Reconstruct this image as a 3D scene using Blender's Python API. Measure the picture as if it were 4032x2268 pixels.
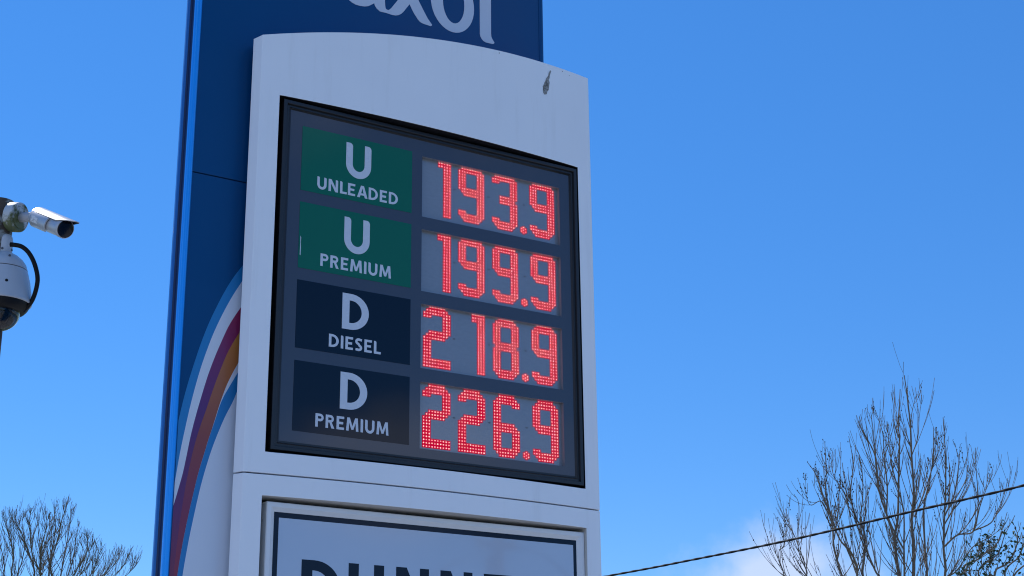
import bpy, bmesh, math, random
from mathutils import Vector, Matrix, noise as mnoise

S = bpy.context.scene
C = S.collection
for o in list(bpy.data.objects):
    bpy.data.objects.remove(o, do_unlink=True)

# ------------------------------------------------------------------ camera
CAM = Vector((-3.0121, -5.3093, 1.5996))
YAW, PITCH, ROLL, FPX = 0.5664, 0.3208, -0.0100, 6175.6      # focal length in pixels of the 4032 px wide photograph
FW = Vector((math.sin(YAW) * math.cos(PITCH), math.cos(YAW) * math.cos(PITCH), math.sin(PITCH)))
R0 = Vector((math.cos(YAW), -math.sin(YAW), 0.0))
U0 = R0.cross(FW)
RT = math.cos(ROLL) * R0 + math.sin(ROLL) * U0
UP = -math.sin(ROLL) * R0 + math.cos(ROLL) * U0
cd = bpy.data.cameras.new('camera')
cam = bpy.data.objects.new('camera', cd)
C.objects.link(cam)
m = Matrix((RT, UP, -FW)).transposed().to_4x4()
m.translation = CAM
cam.matrix_world = m
cd.sensor_width = 36.0
cd.lens = FPX / 4032.0 * 36.0
cd.clip_start = 0.05
S.cycles.filter_width = 1.1
cd.clip_end = 5000
S.camera = cam

# ------------------------------------------------------------------ sky, sun, exposure
SUN_AZ, SUN_EL = math.radians(-9.0), math.radians(46.0)       # azimuth from +Y towards +X
S.view_settings.view_transform = 'Standard'
S.view_settings.look = 'None'
S.view_settings.exposure = 0.0
S.view_settings.gamma = 1.0
S.view_settings.use_curve_mapping = False
world = bpy.data.worlds.new('World')
S.world = world
world.use_nodes = True
wt = world.node_tree
wt.nodes.clear()
wo = wt.nodes.new('ShaderNodeOutputWorld')
bg = wt.nodes.new('ShaderNodeBackground')
sky = wt.nodes.new('ShaderNodeTexSky')
sky.sky_type = 'NISHITA'
sky.sun_disc = False
sky.sun_elevation = SUN_EL
sky.sun_rotation = SUN_AZ
sky.altitude = 600
sky.air_density = 1.0
sky.dust_density = 0.0
sky.ozone_density = 5.0
SKY_STRENGTH = 0.15
bg.inputs['Strength'].default_value = SKY_STRENGTH
hs = wt.nodes.new('ShaderNodeHueSaturation')
hs.inputs['Saturation'].default_value = 1.27
hs.inputs['Hue'].default_value = 0.504
hs.inputs['Value'].default_value = 1.0
wt.links.new(sky.outputs[0], hs.inputs['Color'])
tc = wt.nodes.new('ShaderNodeTexCoord')
nz = wt.nodes.new('ShaderNodeTexNoise')
nz.inputs['Scale'].default_value = 9.0
nz.inputs['Detail'].default_value = 7.0
nz.inputs['Roughness'].default_value = 0.56
wt.links.new(tc.outputs['Generated'], nz.inputs['Vector'])


def wmath(op, a, b=None, clamp=False):
    n = wt.nodes.new('ShaderNodeMath')
    n.operation = op
    n.use_clamp = clamp
    for i, v in enumerate((a, b)):
        if v is None:
            continue
        if isinstance(v, (int, float)):
            n.inputs[i].default_value = v
        else:
            wt.links.new(v, n.inputs[i])
    return n.outputs[0]


def cloud(az_deg, el_deg, wide, high):
    """soft cumulus around one direction of the sky, its edge broken up by noise"""
    a, e = math.radians(az_deg), math.radians(el_deg)
    c = Vector((math.sin(a) * math.cos(e), math.cos(a) * math.cos(e), math.sin(e)))
    s = wt.nodes.new('ShaderNodeVectorMath'); s.operation = 'SUBTRACT'
    wt.links.new(tc.outputs['Generated'], s.inputs[0]); s.inputs[1].default_value = c
    k = wt.nodes.new('ShaderNodeVectorMath'); k.operation = 'MULTIPLY'
    wt.links.new(s.outputs[0], k.inputs[0]); k.inputs[1].default_value = (1 / wide, 1 / wide, 1 / high)
    l = wt.nodes.new('ShaderNodeVectorMath'); l.operation = 'LENGTH'
    wt.links.new(k.outputs[0], l.inputs[0])
    v = wmath('SUBTRACT', 1.0, l.outputs['Value'])
    v = wmath('ADD', v, wmath('MULTIPLY', wmath('SUBTRACT', nz.outputs['Fac'], 0.5), 2.6))
    return wmath('MULTIPLY', v, 1.15, True)


cl = None
for spec in [(42.2, 7.9, .066, .048), (57, 3.5, .10, .05), (8, 3.0, .12, .035), (-48, 8, .2, .07), (-95, 16, .45, .16),  # the wide clouds on the left are unseen, enlarged to brighten the cabinet's side
             (98, 11, .22, .09), (118, 22, .26, .12), (152, 11.8, .17, .045), (148, 27, .16, .075), (182, 20, .26, .10), (-150, 12, .4, .12),
             (148, 44, .34, .16), (-122, 34, .45, .20), (100, 50, .3, .14), (-165, 60, .35, .12)]:
    c1 = cloud(*spec)
    cl = c1 if cl is None else wmath('MAXIMUM', cl, c1)
ss = wt.nodes.new('ShaderNodeMapRange'); ss.interpolation_type = 'SMOOTHSTEP'
wt.links.new(cl, ss.inputs['Value'])
ss.inputs['From Min'].default_value = 0.0; ss.inputs['From Max'].default_value = 0.95
ss.inputs['To Min'].default_value = 0.0; ss.inputs['To Max'].default_value = 0.78
mixc = wt.nodes.new('ShaderNodeMix'); mixc.data_type = 'RGBA'
wt.links.new(ss.outputs[0], mixc.inputs[0])
veil = wt.nodes.new('ShaderNodeMix'); veil.data_type = 'RGBA'        # even clear-air blue over the whole sky
veil.inputs[0].default_value = 0.40
wt.links.new(hs.outputs[0], veil.inputs[6])
veil.inputs[7].default_value = (.092 / SKY_STRENGTH, .315 / SKY_STRENGTH, .905 / SKY_STRENGTH, 1)
wt.links.new(veil.outputs[2], mixc.inputs[6])
mixc.inputs[7].default_value = (.70 / SKY_STRENGTH, .80 / SKY_STRENGTH, 1.05 / SKY_STRENGTH, 1)
wt.links.new(mixc.outputs[2], bg.inputs['Color'])
wt.links.new(bg.outputs[0], wo.inputs['Surface'])

sl = bpy.data.lights.new('sun', 'SUN')
sl.energy = 4.7
sl.angle = math.radians(0.53)
sl.color = (1.0, 0.955, 0.89)
sun = bpy.data.objects.new('sun', sl)
C.objects.link(sun)
sd = Vector((math.sin(SUN_AZ) * math.cos(SUN_EL), math.cos(SUN_AZ) * math.cos(SUN_EL), math.sin(SUN_EL)))
sun.rotation_euler = sd.to_track_quat('Z', 'Y').to_euler()


# ------------------------------------------------------------------ helpers
def px(x, y, Y):
    """photo pixel -> point on the vertical plane y = Y (the sign's planes)"""
    d = FW + RT * ((x - 2016) / FPX) - UP * ((y - 1134) / FPX)
    return CAM + d * ((Y - CAM.y) / d.y)


def pxd(x, y, depth):
    """photo pixel -> point at a given depth along the view axis"""
    return CAM + (FW + RT * ((x - 2016) / FPX) - UP * ((y - 1134) / FPX)) * depth


def obj(name, verts, faces, mat, parent=None, smooth=False):
    me = bpy.data.meshes.new(name)
    me.from_pydata([tuple(v) for v in verts], [], faces)
    me.validate()
    me.update()
    return link(name, me, mat, parent, smooth)


def link(name, me, mat, parent=None, smooth=False):
    for mm in (mat if isinstance(mat, (list, tuple)) else [mat]):
        me.materials.append(mm)
    if smooth:
        me.polygons.foreach_set('use_smooth', [True] * len(me.polygons))
    o = bpy.data.objects.new(name, me)
    C.objects.link(o)
    if parent:
        o.parent = parent
    return o


def bobj(name, bm, mat, parent=None, smooth=False, angle=None):
    if angle is not None:
        bm.normal_update()
        for e in bm.edges:
            e.smooth = (len(e.link_faces) == 2 and e.calc_face_angle(0) < angle)
        for f in bm.faces:
            f.smooth = True
    me = bpy.data.meshes.new(name)
    bm.to_mesh(me)
    bm.free()
    return link(name, me, mat, parent, smooth)


def thing(name, label, cat, loc=(0, 0, 0), group=None):
    o = bpy.data.objects.new(name, None)
    o.empty_display_size = .1
    C.objects.link(o)
    o.location = loc
    return tag(o, label, cat, group)


def tag(o, label, cat, group=None):
    o['label'] = label
    o['category'] = cat
    if group:
        o['group'] = group
    return o


def box(bm, lo, hi, bev=0.0):
    g = bmesh.ops.create_cube(bm, size=1)
    c = [(a + b) / 2 for a, b in zip(lo, hi)]
    s = [b - a for a, b in zip(lo, hi)]
    for v in g['verts']:
        v.co = Vector([c[i] + v.co[i] * s[i] for i in range(3)])
    if bev:
        es = list({e for v in g['verts'] for e in v.link_edges})
        bmesh.ops.bevel(bm, geom=es, offset=bev, segments=2, affect='EDGES', profile=.6)


def tube(verts, faces, pts, rad, n=8, caps=True):
    """tapered tube along a polyline, appended to verts / faces"""
    b0 = len(verts)
    k = len(pts)
    ref = None
    for i, p in enumerate(pts):
        t = (pts[min(i + 1, k - 1)] - pts[max(i - 1, 0)])
        if t.length < 1e-9:
            t = Vector((0, 0, 1))
        t.normalize()
        if ref is None:
            ref = t.orthogonal().normalized()
        a = (ref - t * ref.dot(t))
        a = a.normalized() if a.length > 1e-6 else t.orthogonal().normalized()
        ref = a
        b = t.cross(a)
        r = rad[i] if isinstance(rad, (list, tuple)) else rad
        for j in range(n):
            q = 2 * math.pi * j / n
            verts.append(p + a * (r * math.cos(q)) + b * (r * math.sin(q)))
    for i in range(k - 1):
        for j in range(n):
            j2 = (j + 1) % n
            faces.append((b0 + i * n + j, b0 + i * n + j2, b0 + (i + 1) * n + j2, b0 + (i + 1) * n + j))
    if caps:
        faces.append(tuple(b0 + j for j in range(n - 1, -1, -1)))
        faces.append(tuple(b0 + (k - 1) * n + j for j in range(n)))


def lathe(prof, origin, axis, n=40, closed_ends=True):
    """profile [(r, h)] turned round axis from origin -> verts, faces"""
    axis = axis.normalized()
    a = axis.orthogonal().normalized()
    b = axis.cross(a)
    V, F = [], []
    for r, h in prof:
        for j in range(n):
            q = 2 * math.pi * j / n
            V.append(origin + axis * h + (a * math.cos(q) + b * math.sin(q)) * r)
    for i in range(len(prof) - 1):
        for j in range(n):
            j2 = (j + 1) % n
            F.append((i * n + j, i * n + j2, (i + 1) * n + j2, (i + 1) * n + j))
    if closed_ends:
        if prof[0][0] > 1e-6:
            F.append(tuple(range(n - 1, -1, -1)))
        if prof[-1][0] > 1e-6:
            F.append(tuple((len(prof) - 1) * n + j for j in range(n)))
    return V, F


def lobj(name, prof, origin, axis, mat, parent, n=40):
    V, F = lathe(prof, origin, axis, n)
    bm = bmesh.new()
    vs = [bm.verts.new(v) for v in V]
    for f in F:
        try:
            bm.faces.new([vs[i] for i in f])
        except ValueError:
            pass
    bmesh.ops.remove_doubles(bm, verts=bm.verts, dist=1e-6)
    bmesh.ops.recalc_face_normals(bm, faces=bm.faces)
    return bobj(name, bm, mat, parent, angle=math.radians(35))


def catmull(pts, per=6):
    P = [pts[0] * 2 - pts[1]] + list(pts) + [pts[-1] * 2 - pts[-2]]
    out = []
    for i in range(1, len(P) - 2):
        for s in range(per):
            t = s / per
            out.append(0.5 * ((2 * P[i]) + (P[i + 1] - P[i - 1]) * t + (2 * P[i - 1] - 5 * P[i] + 4 * P[i + 1] - P[i + 2]) * t * t
                              + (3 * P[i] - P[i - 1] - 3 * P[i + 1] + P[i + 2]) * t ** 3))
    out.append(pts[-1].copy())
    return out


# ------------------------------------------------------------------ materials
def mat(name, col, rough=.5, metal=0.0, coat=0.0, spec=.5, var=0.0, vscale=6.0, bump=0.0, bscale=200.0, dirt=None, stretch=(1, 1, 1)):
    m = bpy.data.materials.new(name)
    m.use_nodes = True
    nt = m.node_tree
    b = nt.nodes['Principled BSDF']
    b.inputs['Roughness'].default_value = rough
    b.inputs['Metallic'].default_value = metal
    b.inputs['Specular IOR Level'].default_value = spec
    b.inputs['Coat Weight'].default_value = coat
    b.inputs['Coat Roughness'].default_value = 0.03
    b.inputs['Base Color'].default_value = (*col, 1)
    tcn = nt.nodes.new('ShaderNodeTexCoord')
    mp = nt.nodes.new('ShaderNodeMapping')
    mp.inputs['Scale'].default_value = stretch
    nt.links.new(tcn.outputs['Object'], mp.inputs['Vector'])
    last = None
    if var:
        n = nt.nodes.new('ShaderNodeTexNoise')
        n.inputs['Scale'].default_value = vscale
        n.inputs['Detail'].default_value = 6
        nt.links.new(mp.outputs[0], n.inputs['Vector'])
        mx = nt.nodes.new('ShaderNodeMix'); mx.data_type = 'RGBA'
        nt.links.new(n.outputs['Fac'], mx.inputs[0])
        mx.inputs[6].default_value = (*[c * (1 - var) for c in col], 1)
        mx.inputs[7].default_value = (*[min(1, c * (1 + var)) for c in col], 1)
        last = mx.outputs[2]
        rr = nt.nodes.new('ShaderNodeMapRange')
        nt.links.new(n.outputs['Fac'], rr.inputs['Value'])
        rr.inputs['To Min'].default_value = max(0, rough - .08)
        rr.inputs['To Max'].default_value = min(1, rough + .1)
        nt.links.new(rr.outputs[0], b.inputs['Roughness'])
    if dirt:
        dcol, dscale, lo, hi, amt, dst = dirt
        mp2 = nt.nodes.new('ShaderNodeMapping')
        mp2.inputs['Scale'].default_value = dst
        nt.links.new(tcn.outputs['Object'], mp2.inputs['Vector'])
        n2 = nt.nodes.new('ShaderNodeTexNoise')
        n2.inputs['Scale'].default_value = dscale
        n2.inputs['Detail'].default_value = 8
        n2.inputs['Roughness'].default_value = .65
        nt.links.new(mp2.outputs[0], n2.inputs['Vector'])
        r2 = nt.nodes.new('ShaderNodeMapRange')
        nt.links.new(n2.outputs['Fac'], r2.inputs['Value'])
        r2.inputs['From Min'].default_value = lo
        r2.inputs['From Max'].default_value = hi
        r2.inputs['To Max'].default_value = amt
        mx2 = nt.nodes.new('ShaderNodeMix'); mx2.data_type = 'RGBA'
        nt.links.new(r2.outputs[0], mx2.inputs[0])
        if last:
            nt.links.new(last, mx2.inputs[6])
        else:
            mx2.inputs[6].default_value = (*col, 1)
        mx2.inputs[7].default_value = (*dcol, 1)
        last = mx2.outputs[2]
    if last:
        nt.links.new(last, b.inputs['Base Color'])
    if bump:
        n3 = nt.nodes.new('ShaderNodeTexNoise')
        n3.inputs['Scale'].default_value = bscale
        n3.inputs['Detail'].default_value = 4
        nt.links.new(tcn.outputs['Object'], n3.inputs['Vector'])
        bp = nt.nodes.new('ShaderNodeBump')
        bp.inputs['Strength'].default_value = bump
        bp.inputs['Distance'].default_value = .002
        nt.links.new(n3.outputs['Fac'], bp.inputs['Height'])
        nt.links.new(bp.outputs[0], b.inputs['Normal'])
    return m


def ramp_z(name, stops, z0, z1, rough=.3):
    """printed colour fading along the height of a decal"""
    m = mat(name, (1, 1, 1), rough)
    nt = m.node_tree
    b = nt.nodes['Principled BSDF']
    t = nt.nodes.new('ShaderNodeTexCoord')
    s = nt.nodes.new('ShaderNodeSeparateXYZ')
    nt.links.new(t.outputs['Object'], s.inputs[0])
    r = nt.nodes.new('ShaderNodeMapRange')
    nt.links.new(s.outputs['Z'], r.inputs['Value'])
    r.inputs['From Min'].default_value = z0
    r.inputs['From Max'].default_value = z1
    cr = nt.nodes.new('ShaderNodeValToRGB')
    nt.links.new(r.outputs[0], cr.inputs[0])
    el = cr.color_ramp.elements
    while len(el) < len(stops):
        el.new(.5)
    for e, (p, c) in zip(el, stops):
        e.position = p
        e.color = (*c, 1)
    nt.links.new(cr.outputs[0], b.inputs['Base Color'])
    return m


def emit(name, col, strength):
    m = bpy.data.materials.new(name)
    m.use_nodes = True
    b = m.node_tree.nodes['Principled BSDF']
    b.inputs['Base Color'].default_value = (*[c * .15 for c in col], 1)
    b.inputs['Roughness'].default_value = .6
    b.inputs['Specular IOR Level'].default_value = 0.0
    b.inputs['Emission Color'].default_value = (*col, 1)
    b.inputs['Emission Strength'].default_value = strength
    return m


M = {}
M['cab'] = mat('cabinet_paint', (.86, .87, .885), .36, var=.035, vscale=3.0, bump=.03, bscale=35,
               dirt=((.45, .43, .38), 4, .55, .85, .20, (5, 5, .4)))
M['cab_in'] = mat('cabinet_inside', (.03, .03, .032), .7)
M['navy'] = mat('navy_panel', (.0004, .060, .180), .2, coat=.0, spec=.25, var=.06, vscale=2.5, dirt=((.35, .4, .5), 26, .74, .82, .35, (1, 1, .6)))
M['trim'] = mat('blue_trim', (.002, .33, .88), .22, metal=.3, coat=.3)  # sky reflection on the bead painted in as a brighter blue than the flange
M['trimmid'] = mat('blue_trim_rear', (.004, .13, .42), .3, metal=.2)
M['trimdark'] = mat('trim_groove', (.002, .02, .09), .35)
M['white_vinyl'] = mat('white_vinyl', (.66, .70, .77), .3, var=.03, vscale=4)
M['lblue'] = mat('light_blue_vinyl', (.010, .20, .47), .3)
M['mblue'] = mat('mid_blue_vinyl', (.010, .19, .46), .3)
M['purple'] = ramp_z('purple_red_vinyl', [(0, (.20, .02, .05)), (.28, (.12, .02, .12)), (.55, (.10, .018, .14)), (.8, (.24, .015, .085)), (1, (.40, .015, .045))], 2.3, 3.62)
M['ochre'] = ramp_z('ochre_vinyl', [(0, (.26, .02, .05)), (.3, (.21, .025, .075)), (.52, (.27, .055, .045)), (.8, (.44, .15, .035)), (1, (.56, .30, .03))], 2.3, 3.5)
M['logo'] = mat('logo_white', (.58, .62, .70), .35, var=.03, vscale=5)
M['bezel'] = mat('bezel_black', (.012, .013, .016), .33, var=.25, vscale=12)
M['mask'] = mat('display_mask', (.054, .057, .072), .05, coat=.3, var=.05, vscale=3)
M['window_lip'] = mat('window_lip', (.20, .215, .235), .3)
M['green'] = mat('green_label', (.002, .125, .060), .05, coat=.0, var=.04, vscale=4)
M['navylab'] = mat('navy_label', (.002, .004, .011), .04, coat=.0, spec=.40)
M['letter'] = mat('label_letter', (.62, .65, .70), .25, coat=.4, var=.04, vscale=30)
M['led_board'] = mat('led_board', (.225, .245, .275), .14, coat=1.0, var=.09, vscale=40, stretch=(1, 1, 3))
M['led_red'] = emit('led_red_glow', (.52, .001, .034), 1.0)  # glow between the LED dots, put in as emissive red squares
M['led_core'] = emit('led_hot_core', (1.0, .60, .60), 1.5)
M['screw'] = mat('screw_dark', (.10, .105, .115), .5)
M['lowboard'] = mat('lower_board', (.47, .525, .62), .05, coat=1.0, var=.03, vscale=3)
M['lowdark'] = mat('lower_border', (.004, .007, .018), .10, coat=.0, spec=.3)
M['pvc'] = mat('white_frame', (.76, .76, .76), .3, var=.04, vscale=20, dirt=((.25, .24, .22), 60, .68, .8, .5, (1, 1, 1)))
M['recess'] = mat('recess_lining', (.60, .575, .53), .6, var=.12, vscale=14, dirt=((.1, .09, .08), 40, .62, .8, .6, (1, 1, 1)))
M['scuff'] = mat('scuff_mark', (.30, .30, .29), .8, var=.4, vscale=60, dirt=((.10, .095, .085), 90, .48, .62, .9, (1, 1, 1)))
M['concrete'] = mat('concrete', (.33, .32, .30), .85, var=.15, vscale=8, bump=.3)
M['asphalt'] = mat('asphalt', (.085, .085, .088), .9, var=.25, vscale=40, bump=.5)
M['apron'] = mat('concrete_apron', (.34, .335, .325), .85, var=.12, vscale=2, bump=.3)
M['grass'] = mat('grass_ground', (.07, .10, .03), .95, var=.4, vscale=3)
M['bark'] = mat('bark', (.17, .135, .105), .85, var=.4, vscale=9, bump=.4, bscale=60)
M['bark2'] = mat('bark_far', (.20, .165, .14), .85, var=.35, vscale=9)
M['bud'] = mat('bud', (.055, .038, .030), .8, var=.3, vscale=20)
M['leaf'] = mat('leaf', (.032, .070, .022), .55, var=.45, vscale=2.5)
M['cable'] = mat('black_cable', (.006, .006, .007), .6, spec=.25)
M['wirem'] = mat('wire', (.012, .013, .015), .75, spec=.2)
M['silver'] = mat('camera_silver', (.50, .51, .53), .38, metal=.35, var=.05, vscale=30)
M['camwhite'] = mat('camera_white', (.52, .54, .57), .33, var=.03, vscale=20)
M['camgrey'] = mat('camera_grey', (.40, .42, .45), .4, var=.08, vscale=30)
M['blackp'] = mat('black_plastic', (.003, .003, .004), .5, spec=.3, var=.3, vscale=40)
M['lens'] = mat('lens_glass', (.004, .004, .008), .22, spec=.4)
M['sticker'] = mat('sticker', (.74, .75, .76), .5, dirt=((.3, .31, .33), 120, .5, .56, .7, (1, 1, 1)))
M['wood'] = mat('pole_wood', (.10, .085, .07), .85, var=.3, vscale=10, stretch=(4, 4, .4))
M['mossy'] = mat('mossy_steel', (.085, .060, .043), .85, var=.5, vscale=14, bump=.8, bscale=40,
                 dirt=((.36, .36, .33), 22, .48, .60, .9, (1, 1, 1)))
M['mossbox'] = mat('mossy_box', (.55, .57, .58), .45, var=.06, vscale=12,
                   dirt=((.075, .095, .018), 11, .44, .54, .95, (1, 1, 1)))
gm = bpy.data.materials.new('clear_dome')
gm.use_nodes = True
gb = gm.node_tree.nodes['Principled BSDF']
gb.inputs['Base Color'].default_value = (.80, .82, .85, 1)
gb.inputs['Roughness'].default_value = .03
gb.inputs['IOR'].default_value = 1.25
gb.inputs['Transmission Weight'].default_value = 1.0
gb.inputs['Coat Weight'].default_value = .3
M['dome'] = gm

# ------------------------------------------------------------------ ground
def sheet(name, x0, x1, y0, y1, z, mt):
    o = obj(name, [(x0, y0, z), (x1, y0, z), (x1, y1, z), (x0, y1, z)], [(0, 1, 2, 3)], mt)
    o['kind'] = 'structure'
    return o


sheet('ground', -1500, 1500, -1500, 1500, -.12, M['grass'])
sheet('forecourt', -30, 14, -24, 6, -.02, M['apron'])
bm = bmesh.new()
box(bm, (-30, 6, -.12), (14, 6.15, .10), .01)
kb = bobj('kerb', bm, M['concrete'])
kb['kind'] = 'structure'

# ------------------------------------------------------------------ the totem sign
totem = thing('price_totem', 'tall navy and white petrol station totem with red LED fuel prices', 'price sign', (0, 0, 0))

FACE = .100                       # face plane of the pylon
PXL, PXR = -1.037, .589           # pylon face edges
XC, HW = -.018, .798              # cabinet centre and half width


def fy(x):
    return -.012 - .045 * (1 - ((x - XC) / HW) ** 2)


TOPC = [(-.816, 4.559), (-.62, 4.619), (-.40, 4.668), (-.13, 4.714), (.18, 4.752), (.50, 4.776), (.66, 4.777), (.780, 4.768)]


def ztop(x):
    # smooth arc through the measured points of the cabinet's top edge (least squares quadratic, solved by Lagrange on three)
    (x0, y0), (x1, y1), (x2, y2) = TOPC[0], TOPC[3], TOPC[7]
    return (y0 * (x - x1) * (x - x2) / ((x0 - x1) * (x0 - x2)) + y1 * (x - x0) * (x - x2) / ((x1 - x0) * (x1 - x2))
            + y2 * (x - x0) * (x - x1) / ((x2 - x0) * (x2 - x1)))


def cabinet(name, zb, zt, ox0, ox1, oz0, oz1, yb, mats, ret_depth):
    """curved-front cabinet shell with one opening; zt is a function of x. Slot 0 paint, slot 1 opening's lining, slot 2 inside"""
    x0, x1 = XC - HW, XC + HW
    n = 48
    xs = sorted(set([round(x0 + (x1 - x0) * i / n, 5) for i in range(n + 1)] + [ox0, ox1]))
    bm = bmesh.new()

    def quad(pts, mi, sm=False):
        f = bm.faces.new([bm.verts.new(p) for p in pts])
        f.material_index = mi
        f.smooth = sm
    e = .004                                                    # rounded long edge
    for a, b in zip(xs[:-1], xs[1:]):
        ya, yb_ = fy(a), fy(b)
        if a >= ox0 - 1e-6 and b <= ox1 + 1e-6:
            quad([(a, ya, zb), (b, yb_, zb), (b, yb_, oz0), (a, ya, oz0)], 0, True)
            quad([(a, ya, oz1), (b, yb_, oz1), (b, yb_, zt(b)), (a, ya, zt(a))], 0, True)
            quad([(a, ya, oz0), (b, yb_, oz0), (b, ret_depth, oz0), (a, ret_depth, oz0)], 1)
            quad([(a, ya, oz1), (b, yb_, oz1), (b, ret_depth, oz1), (a, ret_depth, oz1)], 1)
        else:
            quad([(a, ya, zb), (b, yb_, zb), (b, yb_, zt(b)), (a, ya, zt(a))], 0, True)
        quad([(a, ya, zt(a)), (b, yb_, zt(b)), (b, yb, zt(b)), (a, yb, zt(a))], 0)
        quad([(a, ya, zb), (b, yb_, zb), (b, yb, zb), (a, yb, zb)], 0)
    for x, sg in ((x0, -1), (x1, 1)):
        xa, xb_ = x + sg * .0215, x - sg * .015
        quad([(x, fy(x), zb), (xa, .031, zb), (xa, .031, zt(xa)), (x, fy(x), zt(x))], 0)
        quad([(xa, .031, zb), (xb_, yb, zb), (xb_, yb, zt(xb_)), (xa, .031, zt(xa))], 0)
        quad([(x, fy(x), zb), (xa, .031, zb), (xb_, yb, zb)], 0)
        quad([(x, fy(x), zt(x)), (xa, .031, zt(xa)), (xb_, yb, zt(xb_))], 0)
    for x in (ox0, ox1):
        quad([(x, fy(x), oz0), (x, ret_depth, oz0), (x, ret_depth, oz1), (x, fy(x), oz1)], 1)
    quad([(ox0, ret_depth, oz0), (ox1, ret_depth, oz0), (ox1, ret_depth, oz1), (ox0, ret_depth, oz1)], 2)
    quad([(x0, yb, zb), (x1, yb, zb), (x1, yb, zt(x1) - .3), (x0, yb, zt(x0) - .05)], 0)
    bmesh.ops.remove_doubles(bm, verts=bm.verts, dist=1e-5)
    bmesh.ops.recalc_face_normals(bm, faces=bm.faces)
    sharp = [ed for ed in bm.edges if len(ed.link_faces) == 2 and ed.calc_face_angle(0) > .5]
    for ed in bm.edges:
        ed.smooth = ed not in set(sharp)
    for f in bm.faces:
        f.smooth = True
    o = bobj(name, bm, mats, totem)
    bv = o.modifiers.new('bevel', 'BEVEL')
    bv.width = .0025
    bv.segments = 2
    bv.limit_method = 'ANGLE'
    bv.angle_limit = math.radians(40)
    bv.harden_normals = True
    return o


SEAM = 2.779
cu = cabinet('upper_cabinet', SEAM + .0025, ztop, -.737, .704, 2.862, 4.308, .075, [M['cab'], M['bezel'], M['cab_in']], .062)
cu['label'] = 'white upper cabinet with arched top round the price display'
cl_ = cabinet('lower_cabinet', .42, lambda x: SEAM - .0025, -.742, .704, 1.72, 2.698, .075, [M['cab'], M['recess'], M['cab_in']], .062)
cl_['label'] = 'white lower cabinet round the shop name board'
bm = bmesh.new()
box(bm, (XC - HW + .02, .0, SEAM - .012), (XC + HW - .02, .07, SEAM + .012))
bobj('joint_strip', bm, M['cab_in'], totem)
# scuff on the upper cabinet, with small specks
SC = [(440, 335), (448, 345), (440, 375), (426, 430), (431, 460), (425, 530), (405, 560), (403, 583), (385, 587), (368, 575), (364, 548), (362, 500),
      (378, 470), (390, 430), (415, 390), (428, 350)]


def on_front(pts, lift):
    out = []
    for x, y in pts:
        p = px(x, y, -.03)
        for _ in range(4):
            p = px(x, y, fy(p.x) - lift)
        out.append(p)
    return out


rs = random.Random(4)


def rag(pts, k=2, amp=2.4):
    out = []
    n = len(pts)
    for i in range(n):
        (ax, ay), (bx, by) = pts[i], pts[(i + 1) % n]
        for s in range(k):
            t = s / k
            out.append((ax + (bx - ax) * t + rs.uniform(-amp, amp), ay + (by - ay) * t + rs.uniform(-amp, amp)))
    return out


def blot(pts):
    v = on_front([(2000 + a * .3795, 150 + b * .3795) for a, b in pts], .0008)
    o = obj('scuff_mark', v, [tuple(range(len(v)))], M['scuff'], totem)
    return o


blot(rag(SC, 3))
blot(rag([(566, 340), (572, 346), (566, 352), (560, 346)], 1, 1))
blot(rag([(632, 384), (641, 387), (638, 394)], 1, 1))
blot(rag([(-90, 142), (-86, 156), (-91, 168), (-95, 154)], 1, 1))

# --- pylon behind
ZJ = 3.958
bm = bmesh.new()
box(bm, (PXL, FACE, ZJ + .0022), (PXR, .184, 6.35), .002)
bobj('upper_pylon_panel', bm, M['navy'], totem)
bm = bmesh.new()
box(bm, (PXL, FACE, .35), (PXR, .184, ZJ - .0022), .002)
bobj('lower_pylon_panel', bm, M['navy'], totem)
bm = bmesh.new()
box(bm, (PXL + .01, FACE + .02, .3), (PXR - .01, .175, 6.3))
bobj('pylon_core', bm, M['trimdark'], totem)


def trim(name, x, s, bead, flange):
    """extruded edge profile: rounded front bead, deep groove, rear flange"""
    prof = [(.002, .112), (.002, .0975), (-.003, .0935), (-.010, .0925), (-.017, .0945), (-.0215, .0995), (-.0230, .108), (-.0230, .116)]
    groove = [(-.0230, .116), (-.0195, .120), (-.0195, .154), (-.026, .157)]
    rear = [(-.026, .157), (-.0325, .160), (-.0335, .166), (-.0335, .178), (-.028, .186), (.002, .186)]
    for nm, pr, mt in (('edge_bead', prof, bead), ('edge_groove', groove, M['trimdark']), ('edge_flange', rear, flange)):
        V, F = [], []
        zs = [.35, 6.36]
        for z in zs:
            for (dx, y) in pr:
                V.append((x + s * dx, y, z))
        k = len(pr)
        for i in range(k - 1):
            F.append((i, i + 1, k + i + 1, k + i) if s > 0 else (i + 1, i, k + i, k + i + 1))
        o = obj(nm, V, F, mt, totem, smooth=(nm != 'edge_groove'))


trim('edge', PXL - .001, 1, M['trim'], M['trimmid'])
trim('edge', PXR + .001, -1, M['navy'], M['navy'])

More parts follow.
